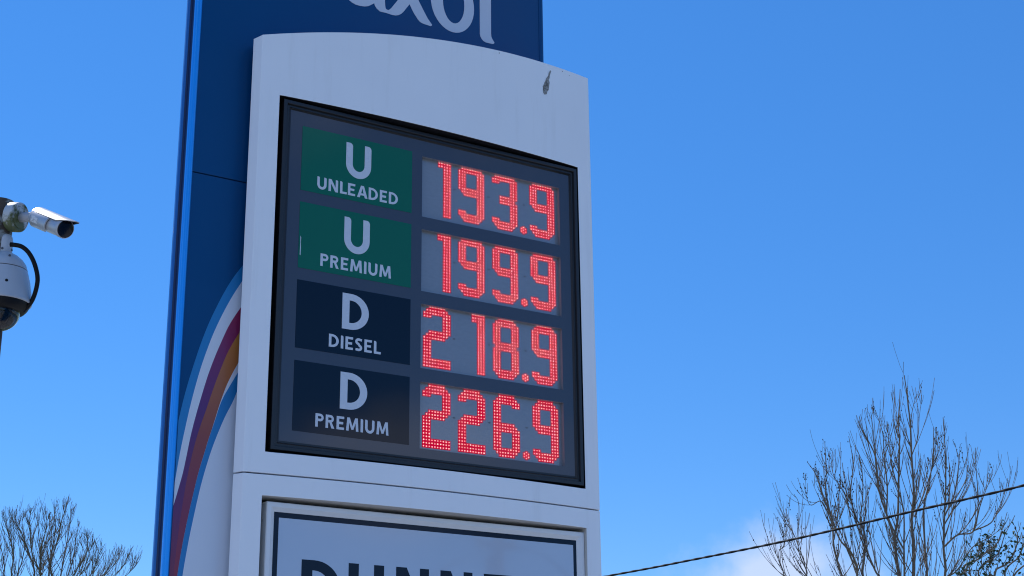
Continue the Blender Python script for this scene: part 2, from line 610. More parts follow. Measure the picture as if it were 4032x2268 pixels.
# --- swoosh stripes on the pylon face (boundaries measured in the photograph)
sw = lambda pts: [px(600 + a * .8757, 1000 + b * .8757, FACE - .001) for a, b in pts]
B0 = sw([(408, 50), (370, 98), (330, 160), (290, 235), (250, 320), (215, 410), (185, 500), (160, 580), (138, 660), (118, 745)])
B1 = sw([(402, 125), (360, 190), (320, 262), (280, 345), (250, 420), (220, 505), (195, 590), (170, 685), (145, 795), (125, 890), (108, 985)])
B2 = sw([(398, 240), (370, 280), (340, 330), (310, 395), (280, 465), (250, 545), (225, 625), (200, 710), (175, 805), (155, 900), (138, 980), (120, 1045), (104, 1100)])
B3 = sw([(390, 355), (365, 395), (335, 450), (310, 510), (285, 575), (262, 640), (240, 705), (215, 775), (192, 850), (170, 940), (150, 1040), (130, 1160), (112, 1290), (100, 1400), (90, 1500)])
B4 = sw([(383, 495), (360, 537), (335, 588), (315, 640), (298, 690), (281, 745), (265, 795), (250, 840), (235, 890), (215, 955), (200, 1010), (182, 1085), (165, 1160), (150, 1230), (136, 1300), (122, 1380), (108, 1470), (90, 1590)])
B5 = sw([(380, 540), (350, 590), (320, 642), (300, 690), (282, 746), (265, 796), (250, 841), (235, 891), (215, 956), (200, 1011), (182, 1086), (165, 1161), (150, 1231), (136, 1301), (122, 1381), (108, 1471), (90, 1591)])
B6 = sw([(382, 615), (360, 668), (330, 725), (300, 793), (270, 870), (250, 930), (225, 1015), (205, 1095), (185, 1185), (165, 1280), (150, 1360), (135, 1449), (118, 1570), (95, 1760)])


def zat(B, x):
    q = sorted([(p.x, p.z) for p in B])
    if x >= q[-1][0]:
        (xa, za), (xb, zb_) = q[-3], q[-1]
        return zb_ + (zb_ - za) / (xb - xa) * (x - xb)
    if x <= q[0][0]:
        (xa, za), (xb, zb_) = q[0], q[1]
        return za + (zb_ - za) / (xb - xa) * (x - xa)
    for (xa, za), (xb, zb_) in zip(q[:-1], q[1:]):
        if xa <= x <= xb:
            return za + (zb_ - za) * (x - xa) / (xb - xa)


def smooth_curve(B):
    return catmull(B, 5)


Bs = [smooth_curve(b) for b in (B0, B1, B2, B3, B4, B5, B6)]


def stripe(name, up, lo, mt, lift, label=None):
    V, F = [], []
    n = 90
    for i in range(n + 1):
        x = PXL + .004 + (-.66 - PXL - .004) * i / n
        zu = zat(up, x)
        zl = zat(lo, x) if lo is not None else .36
        zu = min(zu, 3.95)
        zl = min(zl, 3.949)
        V += [(x, FACE - lift, max(zl, .36)), (x, FACE - lift, max(zu, .36))]
    for i in range(n):
        F.append((2 * i, 2 * i + 2, 2 * i + 3, 2 * i + 1))
    o = obj(name, V, F, mt, totem)
    if label:
        o['label'] = label
    return o


stripe('stripe', Bs[0], Bs[1], M['lblue'], .001, 'light blue curved stripe')
stripe('stripe', Bs[1], Bs[2], M['white_vinyl'], .001, 'pale grey curved stripe')
stripe('stripe', Bs[2], Bs[3], M['purple'], .001, 'purple to red curved stripe')
stripe('stripe', Bs[3], Bs[4], M['ochre'], .001, 'ochre to maroon curved stripe')
stripe('stripe', Bs[4], Bs[5], M['white_vinyl'], .0012, 'thin white curved sliver')
stripe('stripe', Bs[5], Bs[6], M['mblue'], .001, 'mid blue curved stripe')
fld = stripe('white_field', Bs[6], None, M['white_vinyl'], .001)
V = [(-.66, FACE - .001, .36), (PXR - .004, FACE - .001, .36), (PXR - .004, FACE - .001, 3.3), (-.66, FACE - .001, 3.3)]
obj('white_field', V, [(0, 1, 2, 3)], M['white_vinyl'], totem)


# --- lettering outlines -----------------------------------------------------
def arc(cx, cy, rx, ry, a0, a1, n=12):
    return [(cx + rx * math.cos(math.radians(a0 + (a1 - a0) * i / n)), cy + ry * math.sin(math.radians(a0 + (a1 - a0) * i / n))) for i in range(n + 1)]


def glyph(ch, w, soft):
    """outline loops of a capital, cap height 1, stroke w -> (width, loops); soft rounds one shoulder of every stem"""
    s = w * .45 if soft else 0.0

    def stem_top(x0, x1, y=1.0):            # left-to-right top of a stem with its right shoulder rounded
        if not s:
            return [(x0, y), (x1, y)]
        return [(x0, y)] + arc(x1 - s, y - s * 1.1, s, s * 1.1, 90, 0, 5)

    def bar_end(x, y0, y1):                 # right end of a bar, going down
        if not s:
            return [(x, y1), (x, y0)]
        return [(x, y1)] + arc(x - s * .5, y0 + s * .5, s * .5, s * .5, 0, -90, 4)
    if ch == 'U':
        W = .78
        ro, ri = W / 2, W / 2 - w
        lp = stem_top(0, w) + arc(W / 2, ro + .0, ri, ri + .02, 180, 360, 16) + stem_top(W - w, W) + arc(W / 2, ro, ro, ro + .02, 0, -180, 20)
        return W, [lp]
    if ch == 'D':
        W = .80
        b = .26
        out = [(0, 0), (0, 1), (b, 1)] + arc(b, .5, W - b, .5, 90, -90, 22)[1:]
        inn = [(w, w * .86), (b, w * .86)] + arc(b, .5, W - b - w, .5 - w * .86, -90, 90, 22)[1:] + [(w, 1 - w * .86)]
        return W, [out, inn]
    if ch == 'N':
        W = .80
        return W, [[(0, 0), (0, 1), (w * 1.15, 1), (W - w, .36), (W - w, 1)] + stem_top(W - w, W)[1:] + [(W, 0), (W - w * 1.12, 0), (w, .66), (w, 0)]]
    if ch == 'L':
        W = .58
        return W, [[(0, 0)] + stem_top(0, w) + [(w, w * .9)] + bar_end(W, 0, w * .9)]
    if ch == 'E':
        W = .62
        h = w * .88
        return W, [[(0, 0), (0, 1)] + bar_end(W, 1 - h, 1) + [(w, 1 - h), (w, .5 + h / 2)] + bar_end(W * .88, .5 - h / 2, .5 + h / 2)
                   + [(w, .5 - h / 2), (w, h)] + bar_end(W, 0, h)]
    if ch == 'A':
        W = .90
        t = w * .62
        c = W / 2
        ia = .22 + .16
        xl = lambda y: (c - t) * y                      # outer left edge
        out = [(0, 0), (c - t, 1), (c + t, 1), (W, 0), (W - w * 1.1, 0), (W - w * 1.1 - .066, .2), (w * 1.1 + .066, .2), (w * 1.1, 0)]
        inn = [(w * 1.1 + .12, .2 + h_(w)), (W - w * 1.1 - .12, .2 + h_(w)), (c, .80)]
        return W, [out, inn]
    if ch in 'PR':
        W = .66
        r = .285
        out_b = arc(W - r, 1 - r, r, r, 90, -90, 16)
        ri = r - w * .92
        inn = [(w, 1 - 2 * r + w * .92), (W - r, 1 - 2 * r + w * .92)] + arc(W - r, 1 - r, ri + .02, ri, -90, 90, 14)[1:] + [(w, 1 - w * .92)]
        if ch == 'P':
            return W, [[(0, 0), (0, 1)] + out_b + [(w, 1 - 2 * r), (w, 0)], inn]
        return W + .06, [[(0, 0), (0, 1)] + out_b[:-3] + [(W - r * .55, 1 - 2 * r + .01), (W + .06, 0), (W + .06 - w * 1.15, 0), (W - r - .02 - w * .2, 1 - 2 * r), (w, 1 - 2 * r), (w, 0)], inn]
    if ch == 'M':
        W = 1.02
        d = .075
        return W, [[(0, 0), (d, 1), (d + w * 1.05, 1), (W / 2, .36), (W - d - w * 1.05, 1), (W - d, 1), (W, 0), (W - w, 0), (W - w - d * .55, .62),
                    (W / 2 + w * .42, .10), (W / 2 - w * .42, .10), (w + d * .55, .62), (w, 0)]]
    if ch == 'I':
        return w, [[(0, 0)] + stem_top(0, w) + [(w, 0)]]
    if ch == 'S':
        W = .60
        mid = ([(W * .93, .87)] + arc(W * .50, .735, W * .5 - w / 2, .265 - w * .46, 65, 262, 16)[1:]
               + arc(W * .50, .265, W * .5 - w / 2, .265 - w * .46, 82, -120, 16)[1:])
        mid[-1] = (W * .08, .12)
        L, Rr = [], []
        for i, p in enumerate(mid):
            a = Vector(mid[max(i - 1, 0)]); b = Vector(mid[min(i + 1, len(mid) - 1)])
            t = (b - a).normalized()
            nn = Vector((-t.y, t.x)) * (w * .46)
            L.append((p[0] + nn.x, p[1] + nn.y)); Rr.append((p[0] - nn.x, p[1] - nn.y))
        return W, [L + Rr[::-1]]


def h_(w):
    return w * .82


def flat_text(name, loops, y, depth, mt, parent, label=None):
    """closed 2D loops (x, z) in the sign plane -> thin solid lettering whose front lies at y"""
    cu_ = bpy.data.curves.new(name, 'CURVE')
    cu_.dimensions = '2D'
    cu_.fill_mode = 'BOTH'
    cu_.extrude = depth / 2
    for lp in loops:
        sp = cu_.splines.new('POLY')
        sp.points.add(len(lp) - 1)
        for i, (a, b) in enumerate(lp):
            sp.points[i].co = (a, b, 0, 1)
        sp.use_cyclic_u = True
    tmp = bpy.data.objects.new(name + '_curve', cu_)
    C.objects.link(tmp)
    dg = bpy.context.evaluated_depsgraph_get()
    me = bpy.data.meshes.new_from_object(tmp.evaluated_get(dg))
    bpy.data.objects.remove(tmp)
    me.name = name
    me.transform(Matrix(((1, 0, 0, 0), (0, 0, -1, y + depth / 2), (0, 1, 0, 0), (0, 0, 0, 1))))
    me.materials.clear()
    o = link(name, me, mt, parent)
    if label:
        o['label'] = label
    return o


def text_loops(txt, x0, x1, z0, cap, w, gap, soft=True):
    loops = []
    x = 0.0
    for ch in txt:
        W, lp = glyph(ch, w, soft)
        for l in lp:
            loops.append([(x + a, b) for a, b in l])
        x += W + (gap * (.55 if ch in 'LA' else 1))
    tot = x - gap
    k = (x1 - x0) / tot
    return [[(x0 + a * k, z0 + b * cap) for a, b in l] for l in loops]


# --- price display
def frame(name, rect, prof, mt, parent):
    """rectangular moulding: prof = [(inset, y)], mitred corners"""
    x0, x1, z0, z1 = rect
    V, F = [], []
    for d, y in prof:
        V += [(x0 + d, y, z0 + d), (x1 - d, y, z0 + d), (x1 - d, y, z1 - d), (x0 + d, y, z1 - d)]
    for i in range(len(prof) - 1):
        for j in range(4):
            j2 = (j + 1) % 4
            F.append((4 * i + j, 4 * i + j2, 4 * i + 4 + j2, 4 * i + 4 + j))
    o = obj(name, V, F, mt, parent)
    return o


PX0, PX1, PZ0, PZ1 = -.674, .673, 2.916, 4.266
frame('display_bezel', (-.714, .700, 2.874, 4.300), [(.0, .058), (0, -.016), (.002, -.018), (.014, -.018), (.016, -.0165), (.0185, -.008), (.026, -.008), (.028, -.009), (.0335, .0005), (.043, .0005)],
      M['bezel'], totem)
WX0, WX1 = -.074, .615
WIN = [(4.197, 3.928), (3.872, 3.604), (3.549, 3.279), (3.223, 2.951)]
YB = .020


def mask_panel():
    xs = [PX0 - .002, WX0, WX1, PX1 + .002]
    zs = [PZ1 + .002]
    for a, b in WIN:
        zs += [a, b]
    zs.append(PZ0 - .002)
    V, F, idx = [], [], {}

    def v(x, y, z):
        k = (round(x, 5), round(y, 5), round(z, 5))
        if k not in idx:
            idx[k] = len(V)
            V.append((x, y, z))
        return idx[k]
    for i in range(3):
        for j in range(len(zs) - 1):
            if i == 1 and j % 2 == 1:
                continue
            F.append((v(xs[i], 0, zs[j + 1]), v(xs[i + 1], 0, zs[j + 1]), v(xs[i + 1], 0, zs[j]), v(xs[i], 0, zs[j])))
    for a, b in WIN:
        c = [(WX0, b), (WX1, b), (WX1, a), (WX0, a)]
        for k in range(4):
            (xa, za), (xb, zb_) = c[k], c[(k + 1) % 4]
            F.append((v(xa, 0, za), v(xb, 0, zb_), v(xb, YB + .004, zb_), v(xa, YB + .004, za)))
    o = obj('display_mask', V, F, [M['mask'], M['window_lip']], totem)
    for pl in o.data.polygons:
        pl.material_index = 0 if abs(pl.normal.y) > .5 else 1
    return o


mask_panel()

TILE_X0, TILE_X1 = -.623, -.123
TILES = [(4.208, 3.933, 'green', 'U', 'UNLEADED', (-.552, -.188), 4.035, 3.953, 'green unleaded label'),
         (3.8835, 3.608, 'green', 'U', 'PREMIUM', (-.528, -.2145), 3.711, 3.631, 'green premium unleaded label'),
         (3.559, 3.284, 'navylab', 'D', 'DIESEL', (-.4815, -.2585), 3.390, 3.308, 'dark navy diesel label'),
         (3.2345, 2.959, 'navylab', 'D', 'PREMIUM', (-.5285, -.2145), 3.068, 2.985, 'dark navy premium diesel label')]
for (zt_, zb_, mt, big, cap, (cx0, cx1), zbig, zcap, lab) in TILES:
    bm = bmesh.new()
    box(bm, (TILE_X0, -.0012, zb_), (TILE_X1, .0, zt_))
    t = bobj('fuel_label', bm, M[mt], totem)
    t['label'] = lab
    bx0 = -.4275
    flat_text('initial', text_loops(big, bx0, bx0 + (.114 if big == 'U' else .117), zbig, .147, .205 if big == 'U' else .215, .1, big == 'U'), -.0020, .0006, M['letter'], t)
    flat_text('caption', text_loops(cap, cx0, cx1, zcap, .052, .205, .17), -.0020, .0006, M['letter'], t)
# pale scratch on the premium unleaded label
sc = [px(1050 + a * .5523, 350 + b * .5523, -.0016) for a, b in [(241, 1045), (246, 1060), (243, 1095), (244, 1130), (241, 1185), (235, 1180), (238, 1130), (240, 1090)]]
obj('scratch', sc, [tuple(range(len(sc)))], M['letter'], totem)


# --- LED modules
def rows(a, b, c, d):
    return {(x, y) for x in range(a, b + 1) for y in range(c, d + 1)}


def led_glyph(ch):
    top, mid, bot = rows(0, 9, 0, 2), rows(0, 9, 8, 10), rows(0, 9, 17, 19)
    TL, TR = {(0, 0), (1, 0), (0, 1)}, {(9, 0), (8, 0), (9, 1)}
    BL, BR = {(0, 19), (1, 19), (0, 18)}, {(9, 19), (8, 19), (9, 18)}
    if ch == '1':
        return rows(5, 9, 0, 2) | rows(7, 9, 0, 19)
    if ch == '9':
        return (top | mid | bot | rows(0, 2, 0, 10) | rows(7, 9, 0, 19) | rows(0, 2, 16, 19)) - TL - TR - BL - BR - {(0, 9), (0, 10), (1, 10)}
    if ch == '6':
        return {(9 - x, 19 - y) for x, y in led_glyph('9')}
    if ch == '3':
        return (top | bot | rows(3, 9, 8, 10) | rows(7, 9, 0, 19) | rows(0, 2, 0, 3) | rows(0, 2, 16, 19)) - TL - TR - BL - BR - {(9, 9)}
    if ch == '2':
        return (top | mid | bot | rows(7, 9, 0, 10) | rows(0, 2, 8, 19) | rows(0, 2, 0, 3)) - TL - TR - {(9, 9), (9, 10), (8, 10), (0, 8), (0, 9), (1, 8)}
    if ch == '8':
        return (top | mid | bot | rows(0, 2, 0, 19) | rows(7, 9, 0, 19)) - TL - TR - BL - BR - {(0, 9), (9, 9)}


PITCH_L = .01297
CELL = [-.0465, .1180, .2850, .4775]
lr = random.Random(11)


def leds(name, pts, parent, label):
    V, F, MI = [], [], []
    n = 8
    for (x, z) in pts:
        jx, jz = lr.uniform(-.0006, .0006), lr.uniform(-.0006, .0006)
        x, z = x + jx, z + jz
        b = len(V)
        h = .00645
        V.extend([(x - jx - h, YB - .0008, z - jz - h), (x - jx + h, YB - .0008, z - jz - h), (x - jx + h, YB - .0008, z - jz + h), (x - jx - h, YB - .0008, z - jz + h)])
        F.append((b, b + 1, b + 2, b + 3)); MI.append(0)
        b = len(V)
        rc = .0029 * lr.uniform(.72, 1.15)
        for k in range(6):
            q = 2 * math.pi * k / 6
            V.append((x + rc * math.cos(q), YB - .0012, z + rc * math.sin(q)))
        V.append((x, YB - .0035, z))
        for k in range(6):
            F.append((b + k, b + (k + 1) % 6, b + 6)); MI.append(1)
    me = bpy.data.meshes.new(name)
    me.from_pydata(V, [], F)
    me.materials.append(M['led_red'])
    me.materials.append(M['led_core'])
    me.polygons.foreach_set('material_index', MI)
    o = bpy.data.objects.new(name, me)
    C.objects.link(o)
    o.parent = parent
    o['label'] = label
    return o


PRICES = ['1939', '1999', '2189', '2269']
DTOP = [4.2065, 3.8785, 3.548, 3.2165]
led_names = ['unleaded', 'premium unleaded', 'diesel', 'premium diesel']
for r_, (pr, zt_, (wa, wb)) in enumerate(zip(PRICES, DTOP, WIN)):
    bm = bmesh.new()
    box(bm, (WX0 - .01, YB, wb - .01), (WX1 + .012, YB + .02, wa + .022))
    brd = bobj('led_display', bm, M['led_board'], totem)
    brd['label'] = 'grey LED board showing the %s price %s.%s' % (led_names[r_], pr[:3], pr[3])
    for ci, ch in enumerate(pr):
        if ci == 0 and ch == '1':
            xo = CELL[0]
        else:
            xo = CELL[ci]
        pts = [(xo + c * PITCH_L, zt_ - r * .01305) for c, r in sorted(led_glyph(ch))]
        leds('led_digit', pts, brd, 'glowing red dot matrix digit %s' % ch)
    dx, dz = .4385, zt_ - .2355
    leds('decimal_point', [(dx, dz)] + [(dx + .0125 * math.cos(math.radians(90 + 60 * k)), dz + .0125 * math.sin(math.radians(90 + 60 * k))) for k in range(6)], brd, 'glowing red decimal point')
    V, F = [], []
    for sx in (CELL[1] - .025, CELL[2] - .024, CELL[3] - .036):
        for dzz in (-.118,):
            b = len(V)
            for k in range(8):
                q = 2 * math.pi * k / 8
                V.append((sx + .006 * math.cos(q), YB - .0006, zt_ + dzz + .003 * math.sin(q)))
            V2 = tuple(b + k for k in range(8))
            F.append(V2)
    for v0 in range(3):
        vv = V[v0 * 8:v0 * 8 + 8]
        obj('screw', vv, [tuple(range(8))], M['screw'], brd)

# --- lower board with the shop name
frame('board_frame', (-.714, .703, 1.745, 2.682), [(0, .06), (0, -.002), (.003, -.005), (.018, -.005), (.021, -.003), (.033, .0045), (.035, .0065)], M['pvc'], totem)
bm = bmesh.new()
box(bm, (-.682, .0060, 1.775), (.672, .03, 2.652))
bobj('board_border', bm, M['lowdark'], totem)
bm = bmesh.new()
box(bm, (-.660, .0048, 1.795), (.652, .0060, 2.627))
wb_ = bobj('name_board', bm, M['lowboard'], totem)
wb_['label'] = 'glossy white board with the shop name in dark capitals'
du = lambda a, b: px(1100 + a / 2.1467, 2080 + b / 2.1467, .0045)
for ch, xa, xb in [('D', 190, 520), ('U', 587, 886), ('N', 988, 1265), ('N', 1362, 1632), ('E', 1728, 1968)]:
    x0_ = du(xa, 245 + (xa - 190) * .089).x
    x1_ = du(xb, 245 + (xb - 190) * .089).x
    flat_text('letter', text_loops(ch, x0_, x1_, 2.284, .197, .222, .1, False), .0042, .0006, M['lowdark'], wb_)

# --- the name on the pylon (only its lower edge is in the picture; the word goes on above)
LZ = FACE - .0016
tp = lambda pts: [(p.x, p.z) for p in (px(1340 + a / 3.903, b / 3.903, FACE) for a, b in pts)]


def rib(mid, w):
    mid = [Vector(p) for p in mid]
    L, Rr = [], []
    for i, p in enumerate(mid):
        a = mid[max(i - 1, 0)]; b = mid[min(i + 1, len(mid) - 1)]
        t = (b - a).normalized()
        ww = w[i] if isinstance(w, list) else w
        nn = Vector((-t.y, t.x)) * (ww / 2)
        L.append(tuple(p + nn)); Rr.append(tuple(p - nn))
    return L + Rr[::-1]


# l
foot = tp([(2140, 20), (2142, 520), (2150, 560), (2170, 600), (2195, 630), (2230, 652), (2290, 668), (2348, 678), (2362, 668), (2366, 655), (2350, 630), (2330, 595), (2318, 560), (2314, 520), (2312, 20)])
flat_text('letter', [foot[:1] + foot[1:] + [(foot[-1][0], 5.36), (foot[0][0], 5.36)]], LZ, .001, M['logo'], totem)
# o
oo = arc(.1275, 5.018, .1115, .1425, 0, 360, 40)[:-1]
oi = arc(.1330, 5.022, .0555, .1010, 0, 360, 32)[:-1]
flat_text('letter', [oo, oi], LZ, .001, M['logo'], totem)
# a and x are joined at the foot of the a
xr = tp([(1062, 66), (1100, 150), (1150, 240), (1190, 300), (1215, 330), (1240, 350), (1290, 372), (1388, 404), (1402, 396), (1408, 384), (1395, 365), (1340, 285), (1270, 150), (1195, 0)])
xl_ = tp([(885, 0), (790, 115), (760, 145), (735, 157), (710, 148), (694, 128), (686, 80), (682, 0)])
ab = tp([(130, 0), (170, 35), (230, 70), (300, 92), (370, 101), (430, 95), (480, 72), (518, 52), (530, 90), (560, 135), (605, 177), (700, 200), (800, 232), (850, 240), (900, 232), (940, 210), (970, 182)])
zt0 = xr[-1][1]
ax0 = xl_[-1][0]
loop = (ab + xr + [(-.055, 5.09), (-.012, 5.155), (-.060, 5.165), (-.095, 5.115), (-.130, 5.16), (-.178, 5.152), (-.118, 5.055)]
        + xl_ + [(ax0 - .002, 5.14), (ax0 - .05, 5.15), (ax0 - .10, 5.165), (ax0 - .17, 5.13), (ax0 - .215, 5.05), (ax0 - .215, 4.97)])
hole = arc(-.285, 5.02, .052, .098, 0, 360, 28)[:-1]
flat_text('letter', [loop, hole], LZ, .001, M['logo'], totem)
# m
ml = (rib([(-.78, 4.88), (-.78, 5.15)], .058), )
mm = [(-.80, 4.88), (-.80, 5.15), (-.745, 5.15), (-.742, 5.125)] + arc(-.665, 5.075, .072, .085, 110, 20, 8) + arc(-.53, 5.075, .075, .085, 140, 0, 12) + \
     [(-.455, 4.88), (-.513, 4.88), (-.513, 5.06)] + arc(-.555, 5.06, .042, .045, 0, 180, 8) + [(-.597, 4.88), (-.655, 4.88), (-.655, 5.06)] + \
     arc(-.698, 5.06, .043, .045, 0, 180, 8) + [(-.742, 4.88)]
flat_text('letter', [mm], LZ, .001, M['logo'], totem)

# --- plinth
bm = bmesh.new()
box(bm, (-1.15, -.15, -.12), (.95, .42, .36), .02)
bobj('plinth', bm, M['concrete'], totem)

# ------------------------------------------------------------------ CCTV on its pole
D0 = 7.0
pa = pxd(-4, 862, D0)
ptop = pxd(-2, 786, D0).z
PR = .0615
pole = thing('camera_pole', 'rusty lichen covered steel pole carrying two security cameras', 'pole', (pa.x, pa.y, 0))
ax = Vector((0, 0, 1))
inv = Matrix.Translation((-pa.x, -pa.y, 0))


def P(v):                         # world -> pole-local
    return v - Vector((pa.x, pa.y, 0))


lobj('shaft', [(PR * 1.05, -.12), (PR, 1.0), (PR, ptop - .004), (PR * .97, ptop)], Vector((0, 0, 0)), ax, M['mossy'], pole, 36)
lobj('base_flange', [(.16, -.02), (.16, .0), (.07, .004), (.07, .06)], Vector((0, 0, 0)), ax, M['concrete'], pole, 24)

bc = pxd(80.7, 856, 6.955)
bul = thing('bullet_camera', 'silver bullet security camera with black hood on a mossy round mount', 'security camera', bc)


def B_(v):
    return v - bc


a1 = (RT * .935 - FW * .33 - UP * .05).normalized()
lobj('mount_base', [(.0, -.050), (.060, -.050), (.066, -.046), (.067, -.040), (.067, -.010), (.0665, -.004), (.062, 0), (.0585, .001), (.058, -.001), (.050, -.001), (.049, .003), (.030, .004), (0, .004)],
     Vector((0, 0, 0)), a1, M['mossbox'], bul, 48)
e1 = pxd(150, 853, 6.915)
arm_dir = (e1 - bc)
V, F = [], []
tube(V, F, [Vector((0, 0, 0)) + a1 * .002, arm_dir * .35, arm_dir * .8, arm_dir * .86], [.0235, .0215, .0205, .017], 20)
obj('arm', V, F, M['camgrey'], bul, True)
V, F = [], []
tube(V, F, [Vector((0, 0, -.020)) + a1 * .004, Vector((0, 0, -.020)) + a1 * .012], [.004, .004], 8)
jc = pxd(138, 857, 6.90)
V, F = [], []
tube(V, F, [B_(jc) - FW * .006, B_(jc) - FW * .016], [.010, .010], 14)
obj('knuckle', V, F, M['blackp'], bul)
fc = pxd(257.8, 902, 6.745)
rc_ = pxd(152, 858, 6.905)
bd = (fc - rc_)
BL_ = bd.length
bd.normalize()
lobj('housing', [(0, -.004), (.020, -.004), (.038, .006), (.0405, .02), (.0405, BL_ - .03), (.0425, BL_ - .028), (.0432, BL_ - .004), (.0412, BL_), (.0390, BL_ + .001), (.0380, BL_ - .002), (0, BL_ - .002)],
     B_(rc_), bd, M['silver'], bul, 48)
lobj('lens_cover', [(0, BL_ - .001), (.0378, BL_ - .001), (.0378, BL_), (.034, BL_ + .002), (0, BL_ + .0035)], B_(rc_), bd, M['lens'], bul, 40)
# the shell: a sleeve whose front edge is cut slanting from a long visor above to a short cheek at the side
upv = (Vector((0, 0, 1)) - bd * bd.z).normalized()
sv = bd.cross(upv)


def shell(name, r_in, r_out, a0, a1_, h0, hfun, mt, flat=0.0):
    n = 48
    V, F = [], []
    for i in range(n + 1):
        q = math.radians(a0 + (a1_ - a0) * i / n)
        d = upv * math.cos(q) + sv * math.sin(q)
        # slightly squared section
        k = 1 + flat * (abs(math.cos(2 * q)) - 1)
        h1 = hfun(math.degrees(q))
        for r, h in ((r_out * .93, h0 - .004), (r_out, h0 + .006), (r_out, h1), (r_in, h1 - .001), (r_in, h0 + .008)):
            V.append(B_(rc_) + d * (r * k) + bd * h)
    for i in range(n):
        for j in range(4):
            F.append((5 * i + j, 5 * i + 5 + j, 5 * i + 6 + j, 5 * i + 1 + j))
    F.append(tuple(range(4, -1, -1)))
    F.append(tuple(5 * n + j for j in range(5)))
    bm = bmesh.new()
    vs = [bm.verts.new(v) for v in V]
    for f in F:
        bm.faces.new([vs[i] for i in f])
    bmesh.ops.recalc_face_normals(bm, faces=bm.faces)
    return bobj(name, bm, mt, bul, angle=math.radians(40))


vis = lambda q: BL_ + .068 - .105 * min(1, max(0, (abs(q) - 16) / 50.0)) ** 1.1
sh = shell('hood', .0455, .0490, -62, 62, -.004, vis, M['silver'])
chk = lambda q: BL_ * .66 - .016 * max(0, (abs(q) - 66) / 60.0)
shell('side_cover', .0440, .0505, 66, 150, .002, chk, M['silver'])
shell('side_cover', .0440, .0505, -150, -66, .002, chk, M['silver'])
# black underside of the visor
shell('hood_lining', .0435, .0454, -60, 60, BL_ * .52, lambda q: vis(q) - .002, M['blackp'])
# sticker on the cheek that faces the forecourt
side = -1 if (sv.dot(FW) > 0) else 1
V = []
for i in range(7):
    q = math.radians(side * (84 + 34 * i / 6))
    d = upv * math.cos(q) + sv * math.sin(q)
    V += [B_(rc_) + d * .0510 + bd * (BL_ * .10), B_(rc_) + d * .0510 + bd * (BL_ * .34)]
obj('sticker', V, [(2 * i, 2 * i + 2, 2 * i + 3, 2 * i + 1) for i in range(6)], M['sticker'], bul, True)

# dome camera hanging in front of the pole
DD = 6.86
dcen = pxd(2, 1175, DD)
DX, DY = dcen.x, dcen.y


def zpx(y, depth=DD, x=2):
    return pxd(x, y, depth).z


dom = thing('dome_camera', 'pale grey pan tilt dome security camera hanging below the bullet camera', 'security camera', (DX, DY, zpx(1300)))
O = Vector((0, 0, -zpx(1300)))
mm_ = DD / FPX
zr = zpx(1199)                   # rim
zs_ = zpx(1052)                  # seam
zn = zpx(975)
lobj('neck', [(.028, zn - .012), (.0305, zn + .0), (.0305, zn + .040), (.0300, zn + .058), (.026, zn + .074), (.018, zn + .084), (.008, zn + .088), (0, zn + .0885)], O, ax, M['camwhite'], dom, 40)
V, F = [], []
tube(V, F, [Vector((0, 0, zn + .045)) + O, P(Vector((0, 0, 0))) * 0 + Vector((pa.x - DX, pa.y - DY, zn + .048)) + O], [.027, .027], 20)
obj('bracket', V, F, M['camwhite'], dom, True)
lobj('cap', [(.030, zn - .001), (.036, zn - .003), (.062, zn - .018), (.082, zn - .036), (.096, zn - .056), (.103, zs_ + .003), (.1035, zs_ + .001), (.101, zs_)], O, ax, M['camwhite'], dom, 56)
lobj('seam_ring', [(.1005, zs_ - .004), (.1015, zs_ + .001)], O, ax, M['screw'], dom, 56)
lobj('housing', [(.101, zs_ - .003), (.1045, zs_ - .004), (.1055, zs_ - .006), (.118, zs_ - .05), (.1275, zs_ - .10), (.1330, zr + .012), (.1338, zr + .004), (.1325, zr), (.127, zr - .001), (.125, zr + .010)], O, ax, M['camwhite'], dom, 56)
lobj('black_ring', [(.126, zr + .003), (.1265, zr - .004), (.118, zr - .022), (.106, zr - .036), (.096, zr - .041), (.090, zr - .041), (.088, zr - .03)], O, ax, M['blackp'], dom, 56)
zc = zr - .040
dp = [(.0885 * math.cos(math.radians(t)), zc - .082 * math.sin(math.radians(t))) for t in range(0, 91, 6)]
lobj('clear_bubble', dp, O, ax, M['dome'], dom, 56)
dq = [(.066 * math.cos(math.radians(t)), zc - .008 - .062 * math.sin(math.radians(t))) for t in range(-30, 91, 8)]
lobj('camera_ball', [(.07, zc + .02), (.07, zc + .004)] + dq, O, ax, M['lens'], dom, 40)
# small black hole, screws and the vertical joint on the side that faces the forecourt
tocam = Vector((CAM.x - DX, CAM.y - DY, 0)).normalized()
side_r = Vector((-tocam.y, tocam.x, 0))
if side_r.dot(RT) < 0:
    side_r = -side_r


def stud(name, ang, z, r_surf, rad, mt, proud=.001):
    d = tocam * math.cos(math.radians(ang)) + side_r * math.sin(math.radians(ang))
    c = Vector((0, 0, z)) + O + d * r_surf
    V, F = [], []
    tube(V, F, [c - d * .004, c + d * proud], [rad, rad], 12)
    obj(name, V, F, mt, dom)


